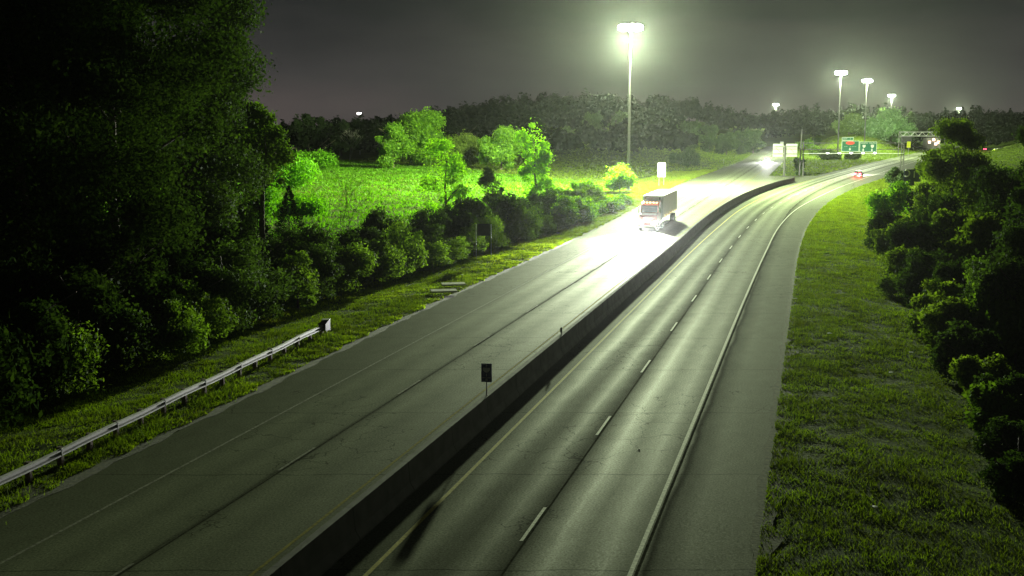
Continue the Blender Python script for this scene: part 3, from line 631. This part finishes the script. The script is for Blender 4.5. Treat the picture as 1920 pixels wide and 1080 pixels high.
# ---------------------------------------------------------------- far wood: one mass
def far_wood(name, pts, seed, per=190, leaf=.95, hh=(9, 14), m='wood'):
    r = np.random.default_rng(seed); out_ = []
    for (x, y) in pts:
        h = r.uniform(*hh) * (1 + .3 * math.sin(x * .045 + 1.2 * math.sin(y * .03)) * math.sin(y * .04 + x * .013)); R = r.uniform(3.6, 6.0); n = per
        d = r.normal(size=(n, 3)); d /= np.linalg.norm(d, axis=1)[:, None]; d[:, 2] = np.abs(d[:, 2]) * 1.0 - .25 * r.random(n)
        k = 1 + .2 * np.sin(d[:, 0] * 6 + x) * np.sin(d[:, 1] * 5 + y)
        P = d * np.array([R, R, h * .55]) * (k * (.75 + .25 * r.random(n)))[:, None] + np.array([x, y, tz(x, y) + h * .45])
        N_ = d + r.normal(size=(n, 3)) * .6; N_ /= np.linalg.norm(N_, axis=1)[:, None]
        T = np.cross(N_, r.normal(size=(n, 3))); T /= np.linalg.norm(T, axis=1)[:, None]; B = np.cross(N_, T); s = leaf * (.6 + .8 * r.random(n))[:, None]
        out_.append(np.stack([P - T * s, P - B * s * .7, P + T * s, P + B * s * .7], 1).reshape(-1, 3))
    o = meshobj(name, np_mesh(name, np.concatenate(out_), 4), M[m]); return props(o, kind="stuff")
def scatter(n, x0, x1, y0, y1, test, seed, mind):
    r = np.random.default_rng(seed); pts = []
    for _ in range(n * 8):
        x, y = r.uniform(x0, x1), r.uniform(y0, y1)
        if not test(x, y): continue
        if any((x - a) ** 2 + (y - c) ** 2 < mind ** 2 for a, c in pts[-400:]): continue
        pts.append((x, y))
        if len(pts) >= n: break
    return pts
def testA(x, y):
    s_ = (x + 107) * .829 + (y - 434) * .559; dl = float(ledge(y)) - x
    lim = 22 if x < -45 else (22 + (x + 45) * 1.3 if x < 10 else 94)
    return s_ > lim and s_ < lim + 170 and dl > 24
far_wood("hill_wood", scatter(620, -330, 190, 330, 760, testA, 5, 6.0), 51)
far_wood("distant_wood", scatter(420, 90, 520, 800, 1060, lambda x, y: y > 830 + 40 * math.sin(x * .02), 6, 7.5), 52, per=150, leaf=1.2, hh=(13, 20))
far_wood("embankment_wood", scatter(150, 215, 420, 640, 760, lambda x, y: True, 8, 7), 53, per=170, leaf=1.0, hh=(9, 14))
# roadside wood edge trees that can be told apart
edge = [(1065, 452), (1112, 468), (1160, 478), (1208, 486), (1250, 490), (1292, 490), (1330, 505), (1362, 520), (1392, 540), (1412, 560)]
for i, (px, Y) in enumerate(edge):
    tree("wood_edge_tree", f"dull green tree, {ordn[i]} from the left along the lower edge of the hill wood", "tree", at(px, Y), Y, random.uniform(9, 13), random.uniform(5, 6.5), .2, 2600, .75, 'leaf_dark', 500 + i, "trees along the lower edge of the hill wood", nclump=12, variants=i % 4)
skl = [(560, 470, 19.5), (580, 474, 19), (607, 480, 17.5), (640, 500, 17)]
for i, (px, Y, h) in enumerate(skl):
    tree("skyline_tree", ["dark rounded skyline tree, leftmost beyond the field", "dark skyline tree touching the leftmost one", "small dark skyline tree left of the thin antenna", "small dark skyline tree under the antenna"][i], "tree", at(px, Y), Y, h, 4.6, 4, 2600, .6, 'leaf_dark', 540 + i, nclump=9)
# ---------------------------------------------------------------- grass blades
def blades(name, P, hgt, wid, seed, m, lean=.5, tri=True):
    r = np.random.default_rng(seed); n = len(P); a = r.random(n) * 6.283
    T = np.stack([np.cos(a), np.sin(a), 0 * a], 1) * (wid / 2)[:, None]
    tip = P + np.stack([r.normal(size=n) * lean, r.normal(size=n) * lean, np.ones(n)], 1) * hgt[:, None]
    V = np.stack([P - T, P + T, tip], 1).reshape(-1, 3)
    o = meshobj(name, np_mesh(name, V, 3), M[m]); return props(o, kind="stuff")
def noise2(x, y, s): return np.sin(x * s + 1.7 * np.sin(y * s * .7)) * np.sin(y * s * 1.1 + 1.3 * np.sin(x * s * .6)) 
def verge(name, n, side, seed, ymax=330, width=18, m='grass'):
    r = np.random.default_rng(seed); Y = 16 + (ymax - 16) * r.random(n) ** 1.9; u = r.random(n) ** 1.2 * width
    X = ledge(Y) - .35 - u - .3 * jag(Y, 1) if side < 0 else redge(Y) + .15 + u
    cl = noise2(X, Y, 1.9) + .6 * noise2(X, Y, .8) + r.normal(size=n) * .35; keep = cl > -.8; X, Y, cl = X[keep], Y[keep], cl[keep]
    Z = terr(X, Y); h = (.03 + .05 * np.clip(cl + .6, 0, 1.5) + .03 * r.random(len(X))) * (1 + Y / 120); wd = .02 + Y * .0006
    return blades(name, np.stack([X, Y, Z], 1), h, wd, seed + 1, m)
verge("verge_grass_left", 300000, -1, 61, width=13)
verge("verge_grass_right", 330000, 1, 62, width=20)
r = np.random.default_rng(70); n = 260000
X = r.uniform(-150, 45, n); Y = 95 + 360 * r.random(n); s_ = (X + 107) * .829 + (Y - 434) * .559; dl = ledge(Y) - X
k = (s_ < 4 + 3 * np.sin(X * .2)) & (dl > 14) & (np.abs(X / Y) < .45); X, Y = X[k], Y[k]; cl = noise2(X, Y, .35) + .5 * noise2(X, Y, 1.1)
blades("field_weeds", np.stack([X, Y, terr(X, Y)], 1), .18 + .3 * np.clip(cl, 0, 2) + .14 * r.random(len(X)), .16 + Y * .0006, 71, 'weed', .7)
n = 120000; X = r.uniform(-60, 320, n); Y = r.uniform(250, 780, n); s_ = (X + 107) * .829 + (Y - 434) * .559; dl = ledge(Y) - X; dr = X - redge(Y); dB = np.minimum(X - (lright(Y) + .5), rleft(Y) - .5 - X)
k = ((s_ > 0) & (dl > .6)) | ((dB > 0) & (Y > 292)) | ((dr > .6) & (Y > 330)); X, Y = X[k], Y[k]
blades("slope_grass", np.stack([X, Y, terr(X, Y)], 1), .25 + .2 * r.random(len(X)), .3 + Y * .0006, 72, 'drygrass', .6)
# tall weeds along the guardrail
n = 3400; t = r.random(n) * L; o = r.normal(size=n) * .5 + .45; dens = np.sin(t * .8) + np.sin(t * .31 + 1) + r.normal(size=n) * .5 > .1; t, o = t[dens], o[dens]
X = g0.x + gd.x * t + gright.x * o; Y = g0.y + gd.y * t + gright.y * o
blades("guardrail_weeds", np.stack([X, Y, terr(X, Y)], 1), .12 + .36 * r.random(len(X)) ** 2, .035 + 0 * X, 73, 'drygrass', .5)
# ---------------------------------------------------------------- concrete slabs + litter on the verge
for px, py, lab, sx_ in ((850, 539, "pale concrete drain slab in the left verge, farther of two", 1.9), (832, 552, "pale concrete drain slab in the left verge, nearer of two", 2.0)):
    q = G(px, py); o = MB().box((0, 0, .16), (sx_, .8, .12), bev=.03).build("concrete_slab", M['alu' if False else 'concrete']); o.location = (q.x, q.y, tz(q.x, q.y) + .12); o.rotation_euler = (rad(4), 0, rad(12)); o.data.materials[0] = mat("pale_concrete", (.6, .6, .52), .8)
    props(o, lab, "slab", "drain slabs in the left verge")
lit_m = mat("litter_paper", (.9, .9, .85), .6)
lp = [(866, 515, "white scrap on the left verge above the drain slabs"), (1046, 438, "white scrap on the verge beyond the dark two-post sign"), (1555, 630, "bright white scrap in the upper right verge"), (1709, 652, "small white scrap near the shaded bush on the right verge"),
      (1640, 953, "curled white scrap low in the right verge"), (1198, 844, "white scrap in the near lane beside the shoulder line"), (1490, 563, "pale scrap at the right pavement edge"), (1671, 692, "small pale scrap in the middle of the right verge")]
for i, (px, py, lab) in enumerate(lp):
    q = G(px, py); z_ = max(tz(q.x, q.y), 0) if 690 < px < 1480 and py > 500 else tz(q.x, q.y) + .12
    s_ = (.07 + .0013 * q.y) * (.45 if px == 1198 else 1); b_ = MB()
    rr = random.Random(i); pts = [(math.cos(a) * s_ * rr.uniform(.6, 1.2), math.sin(a) * s_ * rr.uniform(.5, 1), rr.uniform(.01, .03)) for a in np.linspace(0, 6.28, 8)[:-1]]
    b_.add(pts + [(0, 0, .035)] + [(a, c, 0.0) for a, c, _ in pts], [(k, (k + 1) % 7, 7) for k in range(7)] + [(k, 8 + k, 8 + (k + 1) % 7, (k + 1) % 7) for k in range(7)] + [[14 - k for k in range(7)]])
    o = b_.build("litter_scrap", lit_m); o.location = (q.x, q.y, z_ + .01); props(o, lab, "litter", "litter scraps")
# ---------------------------------------------------------------- gantries and signs
ct = G(1470, 331); tt = thing("cantilever_sign", "butterfly sign post at the gore, backs of two pale panels facing us", "road sign", (ct.x, ct.y, tz(ct.x, ct.y)))
MB().tube((0, 0, 0), (0, 0, 8.2), .3, .24, 12).build("post", M['mastpole'], tt)
MB().box((0, 0, .15), (1.1, 1.1, .4)).build("footing", M['concrete'], tt)
MB().tube((-2.9, 0, 7.9), (3.2, 0, 7.9), .16, n=8).tube((-2.9, 0, 6.0), (3.2, 0, 6.0), .1, n=8).build("cross_beams", M['steel'], tt)
for sgn, w_ in ((-1, 2.6), (1, 2.9)):
    pn = MB().box((sgn * 1.75 + (.05 if sgn > 0 else 0), .25, 6.9), (w_, .04, 3.3)).build("sign_panel", M['alu'], tt)
    MB().box((sgn * 1.75, .15, 7.2), (w_, .06, .12)).box((sgn * 1.75, .15, 6.1), (w_, .06, .1)).tube((sgn * 1.75 - .6, .12, 7.5), (sgn * 1.75 + .6, .12, 6.4), .05, n=6).build("panel_frame", M['post'], pn)
gy = 292.0; gx0 = at(1502, gy); gx1 = at(1690, gy); gl = gx1 - gx0
gt2 = thing("overhead_sign_gantry", "sign gantry spanning the right carriageway with green direction signs", "sign gantry", (gx0, gy, tz(gx0, gy)))
for x_ in (0, gl):
    MB().tube((x_ - .5, 0, 0), (x_ - .2, 0, 12.2 if x_ == 0 else 8.8), .17, .14, 8).tube((x_ + .5, .0, 0), (x_ + .3, 0, 9), .17, .14, 8).tube((x_ - .45, 0, 3), (x_ + .45, 0, 4.8), .06, n=6).tube((x_ + .4, 0, 4.8), (x_ - .35, 0, 6.8), .06, n=6).build("gantry_leg", M['mastpole'], gt2)
MB().box((gl / 2, -.6, 5.9), (gl, .7, .14)).build("catwalk", M['signwhite'], gt2)
tb = MB()
for z_ in (6.9, 8.6): tb.tube((0, .3, z_), (gl, .3, z_), .1, n=8)
for k in range(14): a_ = gl * k / 14; c_ = gl * (k + 1) / 14; tb.tube((a_, .3, 6.9 if k % 2 else 8.6), (c_, .3, 8.6 if k % 2 else 6.9), .05, n=6)
tb.build("truss", M['mastpole'], gt2)
def gx(px): return at(px, gy) - gx0
for k in range(5): MB().box((gx(1548 + 22 * k), -1.0, 5.98), (.6, .35, .22), bev=.05).build("sign_lamp", M['lampw'], gt2)
def gpanel(p0, p1, ztop, zbot, texts, shields=(), arrows=(), tab=False):
    x0, x1 = gx(p0), gx(p1); cx = (x0 + x1) / 2; w_ = x1 - x0; o_ = MB().box((cx, -.2, (ztop + zbot) / 2), (w_, .06, ztop - zbot)).build("sign_panel", M['green'], gt2)
    bd = MB()
    for z_ in (ztop - .08, zbot + .08): bd.box((cx, -.24, z_), (w_ - .1, .02, .1))
    for x_ in (x0 + .08, x1 - .08): bd.box((x_, -.245, (ztop + zbot) / 2), (.1, .02, ztop - zbot - .1))
    bd.build("border", M['signwhite'], o_)
    for s, sz, fx, z_ in texts: text_mesh(s, sz, "lettering", M['signwhite'], o_, Matrix.Translation((x0 + fx * w_, -.25, z_)) @ FACE)
    for fx, z_, mm, ww, hh_ in shields: shield(ww, hh_, -.24, x0 + fx * w_, z_).build("shield_emblem", M[mm], o_)
    for fx, z_ in arrows: MB().side([(x0 + fx * w_ - .3, z_ + .12), (x0 + fx * w_, z_ - .38), (x0 + fx * w_ + .3, z_ + .12), (x0 + fx * w_ + .1, z_ + .12), (x0 + fx * w_ + .1, z_ + .4), (x0 + fx * w_ - .1, z_ + .4), (x0 + fx * w_ - .1, z_ + .12)], -.24, -.27).build("arrow", M['signwhite'], o_)
    return o_
gpanel(1575, 1597, 10.15, 9.25, [("EXIT", .5, .3, 9.7), ("1", .6, .72, 9.7)])
p1_ = gpanel(1575, 1608, 9.2, 6.35, [("- -   - - - -", .8, .5, 7.75)], (), [(.48, 6.95)])
MB().add([((gx(1591) + 1.15 * math.cos(a)), -.26, 8.62 + .42 * math.sin(a)) for a in np.linspace(0, 6.283, 25)[:-1]], [list(range(24))]).build("red_emblem", M['red'], p1_)
gpanel(1608.6, 1641, 9.0, 6.25, [("NORTH", .52, .26, 8.55), ("SOUTH", .52, .74, 8.55)], [(.26, 7.75, 'signwhite', .8, .8), (.74, 7.75, 'signwhite', .85, .9)], [(.22, 6.75), (.72, 6.75)])
# far gantry with a dark message board
fy = 500.0; fx0 = at(1684, fy); fg = thing("message_board_gantry", "far overhead truss gantry carrying a dark message board", "sign gantry", (fx0, fy, 0)); fl = at(1770, fy) - fx0
tb = MB()
for z_ in (8.9, 10.7): tb.tube((0, 0, z_), (fl, 0, z_), .16, n=8)
for k in range(12): tb.tube((fl * k / 12, 0, 8.9 if k % 2 else 10.7), (fl * (k + 1) / 12, 0, 10.7 if k % 2 else 8.9), .09, n=6)
tb.build("truss", M['steel'], fg)
for x_ in (0, fl): MB().tube((x_, 0, 0), (x_, 0, 11), .24, .2, 8).build("gantry_leg", M['mastpole'], fg)
MB().box((3.1, -.6, 7.5), (4.9, .7, 2.6), bev=.05).build("message_board", M['dark'], fg)
ys_ = thing("warning_sign", "small bright yellow sign on a post below the dark message board", "road sign", (at(1702.5, 440), 440, tz(at(1702.5, 440), 440)))
MB().box((0, 0, 6.0 - ys_.location.z), (1.5, .04, 2.4), bev=.02).build("sign_panel", M['yel'], ys_); MB().box((0, .05, 2.6), (.09, .08, 5.2)).build("sign_post", M['steel'], ys_)
# blue route sign partly behind foliage
bq = G(1697, 366); bs_ = thing("blue_route_sign", "blue roadside sign with a white curved mark, half hidden by the right trees", "road sign", (bq.x, bq.y, tz(bq.x, bq.y)), rad(-10))
MB().box((0, .03, 1.5), (.08, .06, 3.2)).build("sign_post", M['steel'], bs_)
MB().box((1.1, 0, 4.2), (3.0, .03, 2.3), bev=.01).build("sign_panel", M['blue'], bs_)
MB().box((.7, -.02, 2.8), (1.6, .03, .9), bev=.01).build("plaque", M['blue'], bs_)
arc = MB(); pts = [(.0 + .62 * math.cos(a), -.06, 4.6 + .62 * math.sin(a)) for a in np.linspace(2.0, -1.9, 10)]; arc.poly_tube(pts, [.13] * 10, 6); arc.build("curved_mark", M['signwhite'], bs_)
MB().box((1.45, -.05, 4.4), (.22, .03, 1.2)).box((.35, -.06, 2.8), (.7, .03, .16)).build("white_marks", M['signwhite'], bs_)
# thin pole / antenna on the skyline and the small lit lamp, distant lit house
ax = at(632, 560); an = props(MB().tube((0, 0, 0), (0, 0, 16), .18, .08, 6).build("antenna_mast", M['steel']), "thin antenna mast on the dark skyline", "antenna"); an.location = (ax, 560, tz(ax, 560))
lx = at(675, 520); lt = thing("floodlight", "small bright white floodlight on the dark skyline beyond the field", "street light", (lx, 520, tz(lx, 520)))
hz_ = 12.5 + (240 - 214) / F * 520 - lt.location.z
MB().tube((0, 0, 0), (0, 0, hz_), .14, .1, 8).build("pole", M['steel'], lt); MB().box((0, -.2, hz_ + .1), (1.9, .5, .9), bev=.15).build("lamp_head", M['lampw'], lt)
hx = at(1745, 640); ht = thing("lit_house", "far little building glowing pinkish beyond the tallest right tree", "building", (hx, 636, tz(hx, 636) + 2.0))
MB().box((0, 3, 1.5), (8, 6, 7)).build("wall", M['sidwall'], ht); MB().side([(-4.5, 5), (4.5, 5), (0, 8)], 0, 6.4).build("roof", M['roof'], ht)
for x_, z_ in ((-2.4, 3.2), (0, 4.6), (1.2, 2.2), (2.6, 3.2)): MB().box((x_, -.04, z_ - .6), (1.5, .06, 1.5)).build("window", M['pink'], ht)
# ---------------------------------------------------------------- vehicles
def wheel(parent, x, y, r, wd, axis='x'):
    w_ = MB().tube((x - wd / 2, y, r), (x + wd / 2, y, r), r, n=20).build("wheel", M['rubber'], parent)
    MB().tube((x - wd / 2 - .01, y, r), (x + wd / 2 + .01, y, r), r * .55, n=14).build("rim", M['chrome'], w_)
def spot(parent, loc, target, power, ang=70, blend=.6, col=(1, 1, .97), size=.12):
    ld = bpy.data.lights.new("lamp_beam", 'SPOT'); ld.energy = power; ld.spot_size = rad(ang); ld.spot_blend = blend; ld.color = col; ld.shadow_soft_size = size
    o = bpy.data.objects.new("lamp_beam", ld); C.objects.link(o); o.parent = parent; o.location = loc
    o.rotation_euler = (Vector(target) - Vector(loc)).to_track_quat('-Z', 'Y').to_euler(); return o
# semi truck, local -Y is its front
tx, ty = 16.6, 134.5; tk = thing("semi_truck", "red-cab semi truck with a white box trailer and glaring headlights", "truck", (tx, ty, 0), -math.atan(.2727))
cb = MB()
cb.side([(0, .55), (0, 1.75), (.25, 2.0), (1.35, 2.15), (1.75, 3.05), (2.1, 3.3), (3.9, 3.55), (3.9, .55)], -1.1, 1.1, Matrix.Rotation(rad(90), 4, 'Z'))
cb.build("cab", M['cab'], tk)
MB().side([(1.33, 2.22), (1.72, 3.02), (1.75, 3.02), (1.37, 2.2)], -.98, .98, Matrix.Translation((0, -.05, 0)) @ Matrix.Rotation(rad(90), 4, 'Z')).build("windshield", M['glass'], tk)
for sgn in (-1, 1):
    MB().box((sgn * 1.105, 2.2, 2.55), (.02, .8, .7), bev=.008).build("side_window", M['glass'], tk)
    MB().box((sgn * 1.32, 1.35, 2.5), (.14, .12, .75), bev=.03).build("mirror", M['chrome'], tk)
    h_ = MB().box((sgn * .82, -.04, 1.0), (.42, .1, .26), bev=.04).build("headlight", M['head'], tk)
    spot(tk, (sgn * .82, -.25, 1.0), (sgn * .8, -16, .0), 200000, 66, .9)
    MB().tube((sgn * .9, 3.95, .9), (sgn * .9, 3.95, 3.9), .08, n=8).build("exhaust_stack", M['chrome'], tk)
    MB().tube((sgn * 1.05, 2.6, .8), (sgn * 1.05, 4.2, .8), .3, n=14).build("fuel_tank", M['chrome'], tk)
for k in range(5): MB().box((-.8 + .4 * k, 1.98, 3.36), (.16, .1, .09)).build("marker_lamp", M['amber'], tk)
MB().box((0, -.02, 1.35), (1.1, .06, .75), bev=.02).build("grille", M['chrome'], tk)
MB().box((0, -.12, .58), (2.3, .25, .36), bev=.06).build("bumper", M['chrome'], tk)
MB().box((0, 10, .95), (1.0, 18, .3)).build("chassis", M['underside'], tk)
MB().box((0, 11.7, 2.72), (2.58, 14.6, 2.75), bev=.05).build("trailer", M['trailer'], tk)
MB().box((0, 4.36, 3.3), (1.4, .12, 1.1), bev=.03).build("cooling_unit", M['trailer'], tk)
for y in (1.0,): 
    for sgn in (-1, 1): wheel(tk, sgn * 1.0, y, .5, .3)
for y in (4.6, 5.8, 16.2, 17.5):
    for sgn in (-1, 1): wheel(tk, sgn * .98, y, .5, .5)
for y in range(5):
    MB().box((1.3, 6 + 2.6 * y, 1.5), (.03, .18, .08)).build("side_marker", M['amber'], tk)
def car(label, x, y, rz, paint='silver', heads=0, tails=False, gl=0, name="car"):
    t_ = thing(name, label, "car", (x, y, 0), rz)
    pr = [(0, .35), (0, .75), (.15, .9), (1.2, 1.0), (2.0, 1.42), (3.3, 1.42), (4.1, 1.02), (4.5, .95), (4.55, .35)]
    R_ = Matrix.Rotation(rad(90), 4, 'Z')
    MB().side([(0, .3), (-.0, .72), (.12, .86), (1.25, .98), (4.1, 1.02), (4.5, .95), (4.55, .35)], -.9, .9, R_).build("body", M[paint], t_)
    cbn = MB(); cbn.add([(-.8, 1.2, .98), (.8, 1.2, .98), (.66, 2.0, 1.42), (-.66, 2.0, 1.42), (-.66, 3.3, 1.42), (.66, 3.3, 1.42), (.8, 4.1, 1.0), (-.8, 4.1, 1.0)], [(0, 1, 2, 3), (3, 2, 5, 4), (4, 5, 6, 7), (1, 6, 5, 2), (0, 3, 4, 7), (0, 7, 6, 1)])
    cbn.build("cabin_glass", M['glass'], t_)
    MB().box((0, 2.65, 1.435), (1.3, 1.35, .03), bev=.01).build("roof_panel", M[paint], t_)
    for sx_ in (-.82, .82):
        for yy in (.85, 3.6): wheel(t_, sx_, yy, .33, .22)
    for sgn in (-1, 1):
        MB().box((sgn * .62, -.01, .66), (.36, .06, .18), bev=.02).build("headlight", M['head'] if heads else M['glass'], t_)
        MB().box((sgn * .62, 4.56, .8), (.5, .08, .22), bev=.02).build("tail_light", M['redl'], t_)
        if heads: spot(t_, (sgn * .62, -.12, .66), (sgn * .62, -8, .0), heads, 50, 1.0)
        if tails:
            pl = bpy.data.lights.new("tail_glow", 'SPOT'); pl.energy = tails; pl.color = (1, .02, .06); pl.spot_size = rad(110); pl.shadow_soft_size = .1
            o = bpy.data.objects.new("tail_glow", pl); C.objects.link(o); o.parent = t_; o.location = (sgn * .62, 4.65, .8); o.rotation_euler = (rad(55), 0, 0)
    return t_
cx_, cy_ = at(1622, 286), 286.0
car("small car driving away with glowing red tail lights", cx_, cy_ + 4.5, math.pi - math.atan(.45), heads=300000, tails=1800)
ox, oy = at(1438, 418), 418.0
car("oncoming car with dazzling headlights near the gore on the left carriageway", ox, oy, -math.atan(.2727), heads=170000)
q = car("distant car with red tail lights on the far right road", at(1857, 617), 617, rad(118), heads=60000, tails=2500); q.location.z = tz(q.location.x, 617) + .15
# ---------------------------------------------------------------- haze, added to give the lamps their glare halos
hb = MB().box((100, 640, 29), (1700, 1420, 66)).build("haze", None)
hm = bpy.data.materials.new("lamp_halo_haze"); hm.use_nodes = True; t = hm.node_tree; t.nodes.clear()
o = t.nodes.new("ShaderNodeOutputMaterial"); v = t.nodes.new("ShaderNodeVolumePrincipled")
v.inputs["Density"].default_value = HAZE; v.inputs["Color"].default_value = (.9, .95, .9, 1); v.inputs["Anisotropy"].default_value = .88
t.links.new(v.outputs[0], o.inputs["Volume"]); hb.data.materials.append(hm); props(hb, kind="stuff")
